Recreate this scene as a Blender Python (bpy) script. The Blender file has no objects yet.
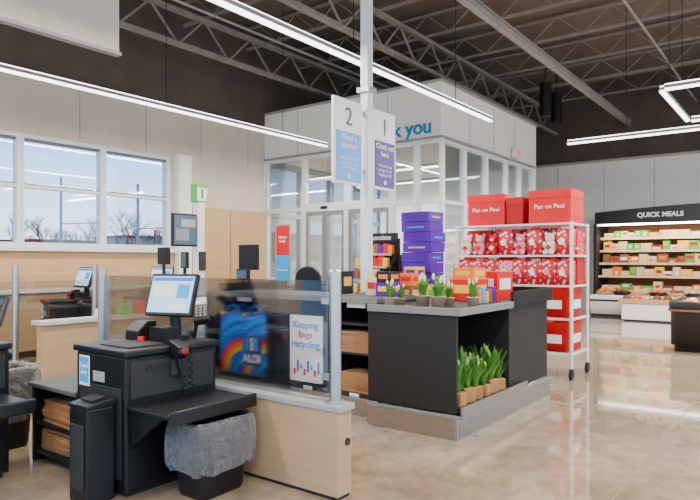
import bpy, math, random
from mathutils import Vector, Matrix
random.seed(7)
SC=bpy.context.scene; C=SC.collection
FPX=615.0; H=1.35; HY=261.0
# ---------------- mesh builder
class MB:
    def __init__(s): s.v=[];s.f=[];s.m=0;s.fm=[];s.fs=[];s.sm=False
    def add(s,vs,fs):
        n=len(s.v); s.v+=[Vector(p) for p in vs]
        for f in fs: s.f.append([n+i for i in f]); s.fm.append(s.m); s.fs.append(s.sm)
        return s
    def box(s,x0,x1,y0,y1,z0,z1):
        return s.add([(x0,y0,z0),(x1,y0,z0),(x1,y1,z0),(x0,y1,z0),(x0,y0,z1),(x1,y0,z1),(x1,y1,z1),(x0,y1,z1)],
            [(0,3,2,1),(4,5,6,7),(0,1,5,4),(1,2,6,5),(2,3,7,6),(3,0,4,7)])
    def ob(s,c,a,b,d):
        c=Vector(c);a=Vector(a);b=Vector(b);d=Vector(d)
        q=[c-a-b-d,c+a-b-d,c+a+b-d,c-a+b-d,c-a-b+d,c+a-b+d,c+a+b+d,c-a+b+d]
        return s.add(q,[(0,3,2,1),(4,5,6,7),(0,1,5,4),(1,2,6,5),(2,3,7,6),(3,0,4,7)])
    def bar(s,p,q,w,h=None):
        p=Vector(p);q=Vector(q);h=h or w;d=(q-p);L=d.length;d.normalize()
        u=Vector((0,0,1)) if abs(d.z)<.95 else Vector((1,0,0))
        a=d.cross(u).normalized();b=a.cross(d)
        return s.ob((p+q)/2,d*L/2,a*w/2,b*h/2)
    def cyl(s,p,q,r0,r1=None,n=14,caps=True):
        p=Vector(p);q=Vector(q);r1=r0 if r1 is None else r1
        d=(q-p).normalized();u=Vector((0,0,1)) if abs(d.z)<.95 else Vector((1,0,0))
        a=d.cross(u).normalized();b=a.cross(d);vs=[]
        for c,r in((p,r0),(q,r1)):
            for i in range(n):
                t=2*math.pi*i/n; vs.append(c+a*r*math.cos(t)+b*r*math.sin(t))
        o=s.sm;s.sm=True
        s.add(vs,[(i,(i+1)%n,n+(i+1)%n,n+i) for i in range(n)]);s.sm=o
        if caps:
            s.add(vs[:n],[tuple(range(n))[::-1]]);s.add(vs[n:],[tuple(range(n))])
        return s
    def tube(s,pts,r,n=6):
        pts=[Vector(p) for p in pts];vs=[];pa=None
        for i,p in enumerate(pts):
            d=(pts[min(i+1,len(pts)-1)]-pts[max(i-1,0)]).normalized()
            if pa is None:
                u=Vector((0,0,1)) if abs(d.z)<.9 else Vector((1,0,0)); a=d.cross(u).normalized()
            else: a=(pa-d*pa.dot(d)).normalized()
            pa=a;b=d.cross(a)
            for k in range(n):
                t=2*math.pi*k/n; vs.append(p+a*r*math.cos(t)+b*r*math.sin(t))
        fs=[]
        for i in range(len(pts)-1):
            for k in range(n): fs.append((i*n+k,i*n+(k+1)%n,(i+1)*n+(k+1)%n,(i+1)*n+k))
        o=s.sm;s.sm=True;s.add(vs,fs);s.sm=o;return s
    def lathe(s,cx,cy,prof,n=18):
        vs=[];fs=[]
        for r,z in prof:
            for k in range(n):
                t=2*math.pi*k/n; vs.append((cx+r*math.cos(t),cy+r*math.sin(t),z))
        for i in range(len(prof)-1):
            for k in range(n): fs.append((i*n+k,i*n+(k+1)%n,(i+1)*n+(k+1)%n,(i+1)*n+k))
        o=s.sm;s.sm=True;s.add(vs,fs);s.sm=o;return s
    def ell(s,c,rx,ry,rz,n=10,m=6):
        c=Vector(c);vs=[];fs=[]
        for i in range(m+1):
            ph=math.pi*i/m-math.pi/2
            for k in range(n):
                t=2*math.pi*k/n; vs.append(c+Vector((rx*math.cos(ph)*math.cos(t),ry*math.cos(ph)*math.sin(t),rz*math.sin(ph))))
        for i in range(m):
            for k in range(n): fs.append((i*n+k,i*n+(k+1)%n,(i+1)*n+(k+1)%n,(i+1)*n+k))
        o=s.sm;s.sm=True;s.add(vs,fs);s.sm=o;return s
    def loft(s,cx,cy,hx,hy,prof,n=48,noise=0,p=.35):
        vs=[];fs=[]
        for z,k,nz in prof:
            for i in range(n):
                t=2*math.pi*i/n;c=math.cos(t);q=math.sin(t)
                x=math.copysign(abs(c)**p,c);y=math.copysign(abs(q)**p,q)
                e=1+nz*(math.sin(11*t+z*9)*.55+.5*math.sin(23*t+1+z*16)+.35*math.sin(5*t-z*20)+random.uniform(-.25,.25))
                vs.append((cx+x*hx*k*e,cy+y*hy*k*e,z+nz*.12*math.sin(7*t+z*30)))
        for i in range(len(prof)-1):
            for k in range(n): fs.append((i*n+k,i*n+(k+1)%n,(i+1)*n+(k+1)%n,(i+1)*n+k))
        o=s.sm;s.sm=True;s.add(vs,fs);s.sm=o;return s
    def prism(s,poly,axis,a,b):
        n=len(poly)
        def P(u,w,t):
            return {'x':(t,u,w),'y':(u,t,w),'z':(u,w,t)}[axis]
        vs=[P(u,w,a) for u,w in poly]+[P(u,w,b) for u,w in poly]
        return s.add(vs,[tuple(range(n)),tuple(range(2*n-1,n-1,-1))]+[(i,n+i,n+(i+1)%n,(i+1)%n) for i in range(n)])
def box(*a): return MB().box(*a)
OFF={}
def mk(name,mb,mats,off):
    me=bpy.data.meshes.new(name)
    me.from_pydata([p-off for p in mb.v],[],mb.f)
    if not isinstance(mats,(list,tuple)): mats=[mats]
    for m in mats: me.materials.append(m)
    for p,i,sm in zip(me.polygons,mb.fm,mb.fs): p.material_index=min(i,len(mats)-1); p.use_smooth=sm
    import bmesh
    bm=bmesh.new();bm.from_mesh(me);bmesh.ops.recalc_face_normals(bm,faces=bm.faces);bm.to_mesh(me);bm.free()
    o=bpy.data.objects.new(name,me);C.objects.link(o);return o
def bevel(o,w):
    m=o.modifiers.new('bevel','BEVEL');m.width=w;m.segments=2;m.limit_method='ANGLE'
def root(name,label,cat,loc,rz=0,group=None):
    o=bpy.data.objects.new(name,None);C.objects.link(o);o.location=loc;o.rotation_euler=(0,0,rz);o.empty_display_size=.1
    o['label']=label;o['category']=cat
    if group:o['group']=group
    OFF[o.name]=Vector(loc);return o
def part(name,mb,mats,parent,w=False,bev=0,label=None):
    off=OFF[parent.name] if w else Vector((0,0,0))
    o=mk(name,mb,mats,off);o.parent=parent;OFF[o.name]=OFF[parent.name]
    if bev:bevel(o,bev)
    if label:o['label']=label
    return o
def solo(name,mb,mats,label,cat,group=None,bev=0,kind=None):
    xs=[p.x for p in mb.v];ys=[p.y for p in mb.v];zs=[p.z for p in mb.v]
    off=Vector(((min(xs)+max(xs))/2,(min(ys)+max(ys))/2,min(zs)))
    o=mk(name,mb,mats,off);o.location=off;o['label']=label;o['category']=cat;OFF[o.name]=off
    if group:o['group']=group
    if kind:o['kind']=kind
    if bev:bevel(o,bev)
    return o
def struct(name,mb,mats,bev=0,parent=None):
    o=mk(name,mb,mats,Vector((0,0,0)));
    if parent: o.parent=parent
    else: o['kind']='structure'
    OFF[o.name]=Vector((0,0,0))
    if bev:bevel(o,bev)
    return o
def copy_tree(o,parent=None):
    c=o.copy();C.objects.link(c)
    if parent:c.parent=parent
    for ch in list(o.children): copy_tree(ch,c)
    return c
def dup(o,loc,rz=0,label=None,scale=None):
    c=copy_tree(o);c.location=loc;c.rotation_euler=(0,0,rz)
    if label:c['label']=label
    if scale:c.scale=scale
    return c
def text(name,s,size,mat,parent,org,right,up,w=True,align='CENTER',depth=.0015,bold=0):
    cu=bpy.data.curves.new('t','FONT');cu.body=s;cu.size=size;cu.align_x=align;cu.align_y='CENTER';cu.extrude=depth;cu.offset=bold
    t=bpy.data.objects.new('t',cu);C.objects.link(t)
    dg=bpy.context.evaluated_depsgraph_get();me=bpy.data.meshes.new_from_object(t.evaluated_get(dg))
    bpy.data.objects.remove(t)
    right=Vector(right).normalized();up=Vector(up).normalized();nn=right.cross(up)
    off=OFF[parent.name] if w else Vector((0,0,0));org=Vector(org)-off
    for v in me.vertices: v.co=org+right*v.co.x+up*v.co.y+nn*v.co.z
    me.materials.clear();me.materials.append(mat);me.name=name
    o=bpy.data.objects.new(name,me);C.objects.link(o);o.parent=parent;OFF[o.name]=OFF[parent.name];return o
# ---------------- materials
def M(name,col,rough=.5,metal=0,noise=0,ns=6,bump=0,emis=0,coat=0,stretch=None,spec=.5):
    m=bpy.data.materials.new(name);m.use_nodes=True;nt=m.node_tree;b=nt.nodes['Principled BSDF']
    b.inputs['Base Color'].default_value=(*col,1);b.inputs['Roughness'].default_value=rough;b.inputs['Metallic'].default_value=metal
    b.inputs['Specular IOR Level'].default_value=spec
    if coat:b.inputs['Coat Weight'].default_value=coat
    if emis:
        b.inputs['Emission Color'].default_value=(*col,1);b.inputs['Emission Strength'].default_value=emis
    if noise or bump:
        tc=nt.nodes.new('ShaderNodeTexCoord');mp=nt.nodes.new('ShaderNodeMapping');n=nt.nodes.new('ShaderNodeTexNoise')
        n.inputs['Scale'].default_value=ns;n.inputs['Detail'].default_value=6
        if stretch:mp.inputs['Scale'].default_value=stretch
        nt.links.new(tc.outputs['Object'],mp.inputs[0]);nt.links.new(mp.outputs[0],n.inputs['Vector'])
        if noise:
            r=nt.nodes.new('ShaderNodeValToRGB')
            r.color_ramp.elements[0].position=.3;r.color_ramp.elements[1].position=.7
            r.color_ramp.elements[0].color=(*[c*(1-noise) for c in col],1);r.color_ramp.elements[1].color=(*[min(1,c*(1+noise*.6)) for c in col],1)
            nt.links.new(n.outputs[0],r.inputs[0]);nt.links.new(r.outputs[0],b.inputs['Base Color'])
        if bump:
            bp=nt.nodes.new('ShaderNodeBump');bp.inputs['Strength'].default_value=bump;bp.inputs['Distance'].default_value=.02
            nt.links.new(n.outputs[0],bp.inputs['Height']);nt.links.new(bp.outputs[0],b.inputs['Normal'])
    return m
def glassmat(name,tint,refl=.1,rough=.02):
    m=bpy.data.materials.new(name);m.use_nodes=True;nt=m.node_tree;nt.nodes.clear()
    o=nt.nodes.new('ShaderNodeOutputMaterial');x=nt.nodes.new('ShaderNodeMixShader');t=nt.nodes.new('ShaderNodeBsdfTransparent');g=nt.nodes.new('ShaderNodeBsdfGlossy')
    fr=nt.nodes.new('ShaderNodeFresnel');fr.inputs[0].default_value=1.45
    mt=nt.nodes.new('ShaderNodeMath');mt.operation='MULTIPLY_ADD';mt.inputs[1].default_value=.8;mt.inputs[2].default_value=refl
    nt.links.new(fr.outputs[0],mt.inputs[0]);nt.links.new(mt.outputs[0],x.inputs[0])
    t.inputs[0].default_value=(*tint,1);g.inputs['Roughness'].default_value=rough;g.inputs[0].default_value=(.9,.95,1,1)
    nt.links.new(t.outputs[0],x.inputs[1]);nt.links.new(g.outputs[0],x.inputs[2]);nt.links.new(x.outputs[0],o.inputs[0]);return m
def ringmat(name,cols,scale,loc=(0,.22,.02)):
    m=M(name,cols[0],.45);nt=m.node_tree;b=nt.nodes['Principled BSDF']
    tc=nt.nodes.new('ShaderNodeTexCoord');mp=nt.nodes.new('ShaderNodeMapping');mp.inputs['Location'].default_value=loc
    w=nt.nodes.new('ShaderNodeTexWave');w.wave_type='RINGS';w.rings_direction='X';w.inputs['Scale'].default_value=scale;w.inputs['Distortion'].default_value=.2;w.inputs['Detail'].default_value=0;w.wave_profile='SAW'
    r=nt.nodes.new('ShaderNodeValToRGB');r.color_ramp.interpolation='CONSTANT'
    el=r.color_ramp.elements
    while len(el)<len(cols): el.new(.5)
    for i,c in enumerate(cols): el[i].position=i/len(cols);el[i].color=(*c,1)
    nt.links.new(tc.outputs['Object'],mp.inputs[0]);nt.links.new(mp.outputs[0],w.inputs[0]);nt.links.new(w.outputs['Fac'],r.inputs[0]);nt.links.new(r.outputs[0],b.inputs['Base Color']);return m
def dotmat(name,base,c2,c3,scale):
    m=M(name,base,.4);nt=m.node_tree;b=nt.nodes['Principled BSDF'];tc=nt.nodes.new('ShaderNodeTexCoord');v=nt.nodes.new('ShaderNodeTexVoronoi');v.inputs['Scale'].default_value=scale
    r=nt.nodes.new('ShaderNodeValToRGB');r.color_ramp.interpolation='CONSTANT';el=r.color_ramp.elements;el.new(.5)
    for i,(p,c) in enumerate(((0,c2),(.28,c3),(.39,base))): el[i].position=p;el[i].color=(*c,1)
    nt.links.new(tc.outputs['Object'],v.inputs['Vector']);nt.links.new(v.outputs['Distance'],r.inputs[0]);nt.links.new(r.outputs[0],b.inputs['Base Color']);return m
black=M('black_plastic',(.007,.007,.008),.38,noise=.1,ns=60,spec=.35)
dark=M('dark_laminate',(.016,.0145,.014),.5,noise=.15,ns=30,spec=.35)
darkgrey=M('charcoal',(.025,.024,.024),.55,spec=.3)
grey=M('grey_laminate',(.10,.097,.093),.6,noise=.06,ns=20,spec=.25)
lgrey=M('light_grey',(.33,.32,.30),.5,noise=.05)
rimm=M('rim_grey',(.20,.195,.19),.6,noise=.05,spec=.3)
pale=M('pale_laminate',(.52,.49,.44),.45,noise=.05)
steel=M('brushed_steel',(.5,.49,.48),.32,1,noise=.12,ns=20,stretch=(1,1,8))
whitem=M('white_paint',(.86,.83,.78),.55,noise=.03)
framew=M('white_frame',(.72,.72,.71),.4)
frameg=M('grey_frame',(.20,.21,.22),.4)
wallw=M('wall_panel',(.62,.54,.44),.75,noise=.07,ns=2)
walld=M('upper_wall_dark',(.085,.063,.049),.85,noise=.2,ns=2)
deckm=M('roof_deck',(.15,.12,.097),.8,noise=.2,ns=1.5)
trussm=M('painted_steel',(.23,.205,.18),.6,noise=.2,ns=5)
trussl=M('grey_steel',(.30,.28,.26),.5,noise=.15,ns=5)
wood=M('maple_laminate',(.56,.335,.15),.5,noise=.16,ns=3,stretch=(1,1,14))
woodh=M('tan_laminate',(.44,.28,.145),.45,noise=.1,ns=2,stretch=(1,1,10))
kraft=M('kraft_paper',(.40,.19,.075),.8,noise=.2,ns=12,bump=.2)
red=M('red_card',(.68,.004,.006),.42,noise=.08,ns=4,spec=.3)
dred=M('dark_red_card',(.42,.002,.004),.5,spec=.3)
purple=M('purple_card',(.09,.003,.34),.4,noise=.1,spec=.3)
yellow=M('yellow_print',(.95,.50,.01),.5)
orange=M('orange_print',(.92,.17,.0),.5)
blue=M('blue_print',(.01,.16,.72),.45)
cyan=M('cyan_print',(.0,.34,.74),.5)
skyb=M('light_blue_panel',(.09,.35,.80),.5)
indigo=M('indigo_panel',(.055,.018,.26),.5)
green=M('green_print',(.05,.45,.03),.5)
pink=M('pink_print',(.9,.20,.30),.5)
cream=M('cream_print',(.80,.56,.28),.5,noise=.2,ns=20)
brown=M('brown_print',(.28,.09,.025),.6,noise=.2,ns=20)
ink=M('grey_ink',(.12,.12,.13),.6)
teal=M('teal_letters',(.0,.24,.48),.5)
leaf=M('leaf_green',(.07,.25,.02),.5,noise=.5,ns=15)
bloom=M('bud_green',(.30,.42,.10),.5)
bloomw=M('bud_cream',(.75,.70,.35),.5)
clay=M('pot_kraft',(.40,.19,.06),.7,noise=.2)
potw=M('pot_brown_foil',(.42,.30,.2),.4)
rubber=M('rubber',(.012,.012,.012),.8)
plushw=M('plush_white',(.85,.78,.74),.95,noise=.1,ns=40,bump=.4)
plushr=M('plush_red',(.60,.01,.02),.95,noise=.2,ns=40,bump=.4)
plushp=M('plush_pink',(.85,.30,.36),.95,noise=.1,ns=40,bump=.4)
heart=dotmat('heart_pattern',(.62,.003,.008),(.9,.72,.68),(.85,.12,.2),19)
heartw=dotmat('heart_pattern_pale',(.85,.25,.30),(.70,.005,.01),(.9,.8,.78),18)
B1=(.0,.18,.80);B2=(.0,.36,.9);B3=(.01,.10,.55)
swirl=ringmat('swirl_print',[B1,B2,B3,B2,B1,B3,(.98,.55,.01),(.95,.20,.01),(.8,.01,.03),B3],.72)
navy=M('logo_navy',(.004,.02,.20),.4)
glass=glassmat('window_glass',(.97,.99,1),.02)
tglass=glassmat('barrier_glass',(.86,.865,.87),.02,.03)
lamp=M('lamp_diffuser',(1,.98,.94),.4,emis=6)
screenb=M('screen_glow',(.40,.62,.78),.3,emis=.5)
screend=M('screen_dim',(.06,.10,.13),.2,emis=.3)
exitr=M('exit_red',(.9,.03,.02),.5,emis=1)
def bagmat():
    m=bpy.data.materials.new('bin_liner');m.use_nodes=True;nt=m.node_tree;nt.nodes.clear()
    o=nt.nodes.new('ShaderNodeOutputMaterial');x=nt.nodes.new('ShaderNodeMixShader')
    lw=nt.nodes.new('ShaderNodeLayerWeight');lw.inputs[0].default_value=.35;mr=nt.nodes.new('ShaderNodeMapRange');mr.inputs[3].default_value=.20;mr.inputs[4].default_value=.8
    t=nt.nodes.new('ShaderNodeBsdfTransparent');p=nt.nodes.new('ShaderNodeBsdfPrincipled')
    p.inputs['Base Color'].default_value=(.42,.405,.40,1);p.inputs['Roughness'].default_value=.2
    n=nt.nodes.new('ShaderNodeTexNoise');n.inputs['Scale'].default_value=10;n.inputs['Detail'].default_value=3;b=nt.nodes.new('ShaderNodeBump');b.inputs['Strength'].default_value=1;b.inputs['Distance'].default_value=.05
    nt.links.new(n.outputs[0],b.inputs['Height']);nt.links.new(b.outputs[0],p.inputs['Normal']);nt.links.new(b.outputs[0],lw.inputs['Normal'])
    nt.links.new(lw.outputs['Facing'],mr.inputs[0]);nt.links.new(mr.outputs[0],x.inputs[0])
    nt.links.new(t.outputs[0],x.inputs[1]);nt.links.new(p.outputs[0],x.inputs[2]);nt.links.new(x.outputs[0],o.inputs[0]);return m
liner=bagmat()
def floormat():
    m=M('polished_concrete',(.45,.38,.30),.2);nt=m.node_tree;b=nt.nodes['Principled BSDF']
    tc=nt.nodes.new('ShaderNodeTexCoord')
    n1=nt.nodes.new('ShaderNodeTexNoise');n1.inputs['Scale'].default_value=1.3;n1.inputs['Detail'].default_value=10;n1.inputs['Distortion'].default_value=.6;n1.inputs['Roughness'].default_value=.65
    n2=nt.nodes.new('ShaderNodeTexNoise');n2.inputs['Scale'].default_value=9;n2.inputs['Detail'].default_value=6
    r1=nt.nodes.new('ShaderNodeValToRGB');r1.color_ramp.elements[0].position=.34;r1.color_ramp.elements[1].position=.66
    r1.color_ramp.elements[0].color=(.235,.165,.10,1);r1.color_ramp.elements[1].color=(.41,.315,.215,1)
    mx=nt.nodes.new('ShaderNodeMix');mx.data_type='RGBA';mx.blend_type='OVERLAY';mx.inputs[0].default_value=.4
    nt.links.new(tc.outputs['Object'],n1.inputs['Vector']);nt.links.new(tc.outputs['Object'],n2.inputs['Vector'])
    nt.links.new(n1.outputs[0],r1.inputs[0]);nt.links.new(r1.outputs[0],mx.inputs[6]);nt.links.new(n2.outputs[0],mx.inputs[7]);nt.links.new(mx.outputs[2],b.inputs['Base Color'])
    mr=nt.nodes.new('ShaderNodeMapRange');mr.inputs[3].default_value=.04;mr.inputs[4].default_value=.13
    nt.links.new(n1.outputs[0],mr.inputs[0]);nt.links.new(mr.outputs[0],b.inputs['Roughness']);b.inputs['Coat Weight'].default_value=.5;b.inputs['Coat Roughness'].default_value=.04;b.inputs['Specular IOR Level'].default_value=.6
    return m
# ================= SETTING
YW=9.34; XV=9.42; XB=17.5; ZR=6.2
struct('floor',box(-5,XB,-9,YW,-.1,0),floormat())
fj=MB()
for x in (1.2,5.6,10.0,14.4): fj.box(x-.003,x+.003,-9,YW,0,.001)
for y in (-3.6,.9,5.4): fj.box(-5,XB,y-.003,y+.003,0,.0012)
struct('trim_1',fj,M('saw_joint',(.19,.14,.09),.6))
struct('ceiling',box(-5,XB+.2,-9,YW+.2,ZR,ZR+.1),deckm)
wl=MB();wl.m=0
wx=[.44,1.74,3.04,4.34,5.67,6.97]
ZL=4.15
wl.box(-5,XV,YW,YW+.2,0,1.57);wl.box(-5,.44,YW,YW+.2,1.57,3.24);wl.box(6.97,XV,YW,YW+.2,1.57,3.24);wl.box(-5,XV,YW,YW+.2,3.24,ZL)
wl.box(XV,XB,YW,YW+.2,3.5,ZL);wl.box(14.0,XB,YW,YW+.2,0,3.5)
wl.m=1;wl.box(-5,XB,YW,YW+.2,ZL,ZR)
struct('wall_left',wl,[wallw,walld])
sm=MB()
for x in [i*1.22-4.5 for i in range(12)]: sm.box(x,x+.012,YW-.004,YW,3.3,ZL-.03)
sm.box(-5,XV,YW-.05,YW,ZL-.03,ZL+.05)
struct('trim_2',sm,M('seam',(.34,.28,.22),.8))
struct('trim_3',box(-5,7.05,YW-.03,YW,.12,1.5),wood)
wp=MB();x=7.42
for i in range(2): wp.box(x,x+.98,YW-.05,YW,.02,2.38);x+=1.0
struct('trim_4',wp,wood)
struct('trim_5',box(-5,7.05,YW-.14,YW,1.5,1.57),framew)
struct('trim_6',box(7.08,7.36,YW-.16,YW,0,3.3),whitem,bev=.01)
darkf=M('dark_frame',(.12,.13,.14),.5)
for i in range(5):
    a,b=wx[i],wx[i+1];z0,z1=1.57,3.24
    f=MB();f.box(a,a+.05,YW-.02,YW+.12,z0,z1);f.box(b-.05,b,YW-.02,YW+.12,z0,z1);f.box(a+.05,b-.05,YW-.015,YW+.12,z0,z0+.06);f.box(a+.05,b-.05,YW-.015,YW+.12,z1-.06,z1)
    f.box(a+.05,b-.05,YW,YW+.1,2.44,2.49)
    f.m=1;f.box(a+.05,b-.05,YW+.02,YW+.07,z1-.1,z1-.06);f.box(a+.05,a+.07,YW+.02,YW+.07,z0+.06,z1-.1);f.box(a+.07,b-.05,YW+.02,YW+.07,2.49,2.51)
    w=struct('window_%d'%(i+1),f,[framew,darkf]);struct('pane',box(a+.05,b-.05,YW+.05,YW+.06,z0+.06,z1-.06),glass,parent=w)
bw=MB();bw.box(XB,XB+.2,-9,YW+.2,0,4.1);bw.m=1;bw.box(XB,XB+.2,-9,YW+.2,4.1,ZR)
struct('wall_back',bw,[whitem,walld])
sb=MB()
for y in [i*1.25-8 for i in range(14)]: sb.box(XB-.006,XB,y,y+.012,0,4.03)
sb.box(XB-.06,XB,-9,YW,4.04,4.1)
struct('trim_7',sb,M('seam2',(.40,.35,.29),.8))
struct('wall_entrance_front',box(XV,XV+.15,5.1,YW,3.5,4.45),whitem);struct('wall_entrance_side',box(XV+.15,13.83,5.1,5.25,3.5,4.45),whitem)
struct('wall_entrance_end',box(13.83,13.98,5.1,YW,0,4.45),whitem);struct('ceiling_entrance',box(XV-.02,14.0,5.08,YW,4.451,4.5),lgrey)
vs=MB()
for y in (6.2,7.3,8.4): vs.box(XV-.005,XV,y,y+.01,3.53,4.42)
for x in (10.5,11.6,12.7): vs.box(x,x+.01,5.095,5.1,3.53,4.42)
vs.box(XV-.03,XV,5.10,YW,3.48,3.52);vs.box(XV-.03,13.98,5.07,5.10,3.48,3.52);struct('trim_8',vs,lgrey)
ZG=3.48
ys=[5.1,5.62,6.15,7.18,8.26,YW]
n=6
for i in range(5):
    a,b=ys[i],ys[i+1];f=MB();X0,X1=XV+.02,XV+.12;door=(i in (2,3))
    f.box(X0,X1,a,a+.05,0,ZG);f.box(X0,X1,b-.05,b,0,ZG);a+=.05;b-=.05;f.box(X0,X1,a,b,ZG-.06,ZG)
    if door:
        f.box(X0,X1+.04,a,b,2.34,2.5);m=(a+b)/2;f.box(X0,X1,a,b,2.95,2.99)
        f.m=1
        for q0,q1 in ((a,m-.005),(m+.005,b)):
            f.box(X0+.01,X1-.01,q0,q0+.06,.02,2.34);f.box(X0+.01,X1-.01,q1-.06,q1,.02,2.34);f.box(X0+.01,X1-.01,q0+.06,q1-.06,.02,.2);f.box(X0+.01,X1-.01,q0+.06,q1-.06,2.26,2.34);f.box(X0+.01,X1-.01,q0+.06,q1-.06,1.0,1.06)
        f.m=2;f.box(X0-.02,X0,m-.08,m+.08,2.38,2.44)
    else: f.box(X0,X1,a,b,2.36,2.44);f.box(X0,X1,a,b,0,.12);f.box(X0,X1,a,b,.95,1.0)
    nm=('door_%d'%(i-1)) if door else 'window_%d'%n
    if not door:n+=1
    w=struct(nm,f,[framew,frameg,black]);struct('pane',box(XV+.06,XV+.07,a,b,.1,ZG-.06),glass,parent=w)
xs=[XV+.13,10.4,11.35,12.35,13.1,13.83]
for i in range(5):
    a,b=xs[i],xs[i+1];f=MB();f.box(a,a+.05,5.12,5.22,0,ZG);f.box(b-.05,b,5.12,5.22,0,ZG);a+=.05;b-=.05;f.box(a,b,5.12,5.22,ZG-.06,ZG);f.box(a,b,5.12,5.22,2.36,2.42);f.box(a,b,5.12,5.22,0,.5)
    w=struct('window_%d'%n,f,framew);n+=1;struct('pane',box(a,b,5.16,5.17,.5,ZG-.06),glass,parent=w)
for i in range(4):
    a=XV+.15+i*1.1;b=a+1.08;f=MB()
    f.box(a,a+.06,YW+.02,YW+.14,0,ZG);f.box(b-.06,b,YW+.02,YW+.14,0,ZG);a+=.06;b-=.06;f.box(a,b,YW+.02,YW+.14,ZG-.1,ZG);f.box(a,b,YW+.02,YW+.14,2.3,2.4);f.box(a,b,YW+.02,YW+.14,0,.15)
    nm='door_%d'%(i+3) if i in(1,2) else 'window_%d'%n
    if i not in(1,2): n+=1
    w=struct(nm,f,frameg);struct('pane',box(a,b,YW+.07,YW+.08,.15,ZG-.1),glass,parent=w)
r=root('wall_lettering','large blue painted greeting on the white wall above the entrance','sign',(XV-.01,6.2,3.5))
text('lettering','Thank you',.36,teal,r,(XV-.012,5.28,3.70),(0,-1,0),(0,0,1),align='RIGHT',depth=.008,bold=.008)
e=root('exit_sign','small red lit sign hung high beside the entrance glazing','sign',(12.6,5.0,3.55))
part('housing',box(12.48,12.72,4.97,5.06,3.55,3.76),whitem,e,w=True)
text('lettering','EXIT',.12,exitr,e,(12.6,4.965,3.65),(1,0,0),(0,0,1))
# ================= OUTSIDE
struct('ground',box(-80,160,YW+.2,260,-.2,-.12),M('asphalt',(.30,.29,.27),.9,noise=.15,ns=.3))
bark=M('bark',(.17,.12,.09),.9,noise=.3)
def tree(seed):
    random.seed(seed);mb=MB()
    def br(p,d,L,r,k):
        q=p+d*L;mb.cyl(p,q,r,r*.65,5,False)
        if k==0:return
        for i in range(4 if k>1 else 5):
            e=(d+Vector((random.uniform(-.8,.8),random.uniform(-.8,.8),random.uniform(-.1,.5)))).normalized();br(p+d*L*random.uniform(.55,1),e,L*.68,r*.5,k-1)
    br(Vector((0,0,0)),Vector((0,0,1)),2.4,.15,4);return mb
tl=['far left','second','third','fourth','fifth','sixth','seventh','eighth','ninth','far right']
src=[None,None]
for i in range(10):
    r_=-.56+i*.034;d=68+6*(i%3);X=d*(.8+.6*r_);Y=d*(.6-.8*r_)
    lab='bare winter tree beyond the parking lot, %s of the row from the left'%tl[i]
    if src[i%2] is None:
        o=solo('bare_tree',tree(20+i%2),bark,lab,'tree','bare trees beyond the lot');src[i%2]=o
    else: o=src[i%2].copy();C.objects.link(o);o['label']=lab
    o.location=(X,Y,-.12);o.rotation_euler=(0,0,i*1.3);s=(1.2,.9,1.3,1.0)[i%4];o.scale=(s*1.1,s*1.1,s)
for i,(r_,d,wd,hh,m,lb) in enumerate([(-.55,88,12,4.0,cream,'low pale building across the road behind the bare trees'),(-.43,135,22,5.5,brown,'low brown building far across the road between the pale and grey ones'),(-.31,100,12,5,lgrey,'low grey building across the road, right of the brown one'),(-.05,95,24,5,brown,'wide brown building seen far off through the entrance doors')]):
    X=d*(.8+.6*r_);Y=d*(.6-.8*r_);b=root('far_building',lb,'building',(X,Y,-.12))
    part('wall',box(-wd/2,wd/2,0,8,0,hh),m,b);part('roof',box(-wd/2-.4,wd/2+.4,-.4,8.4,hh,hh+.5),dark,b)
    for q in range(4): part('window',box(-wd/2+1.2+q*wd/4.5,-wd/2+2.6+q*wd/4.5,-.05,0,1.0,2.4),darkf,b)
for i,(r_,d,hh) in enumerate([(-.345,40,6.5),(-.47,44,7.5)]):
    X=d*(.8+.6*r_);Y=d*(.6-.8*r_);b=root('street_pole',['grey pole with red signal lamps outside the right window','tall thin grey light pole outside the middle window'][i],'pole',(X,Y,-.12))
    part('pole',MB().cyl((0,0,0),(0,0,hh),.12,.08),frameg,b);part('arm',MB().bar((0,0,hh*.55),(2.4,-1.8,hh*.57),.08),frameg,b)
    if i==0:
        for k in (.4,.9):
            h=part('signal_head',MB().box(2.4*k-.15,2.4*k+.15,-1.8*k-.15,-1.8*k+.15,hh*.4,hh*.4+.9),dark,b);part('signal_lamp',MB().ell((2.4*k-.05,-1.8*k-.16,hh*.4+.7),.16,.1,.16),exitr,h)
for i,(r_,d,m,cn_) in enumerate(((-.10,26,whitem,'white'),(-.03,36,frameg,'grey'),(.13,28,dred,'dark red'))):
    X=d*(.8+.6*r_);Y=d*(.6-.8*r_);b=root('parked_car','%s car parked outside, seen through the entrance glass'%cn_,'car',(X,Y,-.12),.2)
    part('body',MB().prism([(-2.2,.3),(-2.25,.75),(-1.3,.95),(-.7,1.42),(.8,1.45),(1.5,1.0),(2.2,.85),(2.25,.35)],'y',-.85,.85),m,b,bev=.05)
    for s in (-1,1): part('side_window',MB().prism([(-1.15,.97),(-.65,1.35),(.75,1.37),(1.3,1.0)],'y',s*.855,s*.86),black,b)
    for xx in (-1.35,1.35):
        for yy in (-.86,.7): part('wheel',MB().cyl((xx,yy,.32),(xx,yy+.16,.32),.32,n=18),rubber,b)
random.seed(3)
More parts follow.
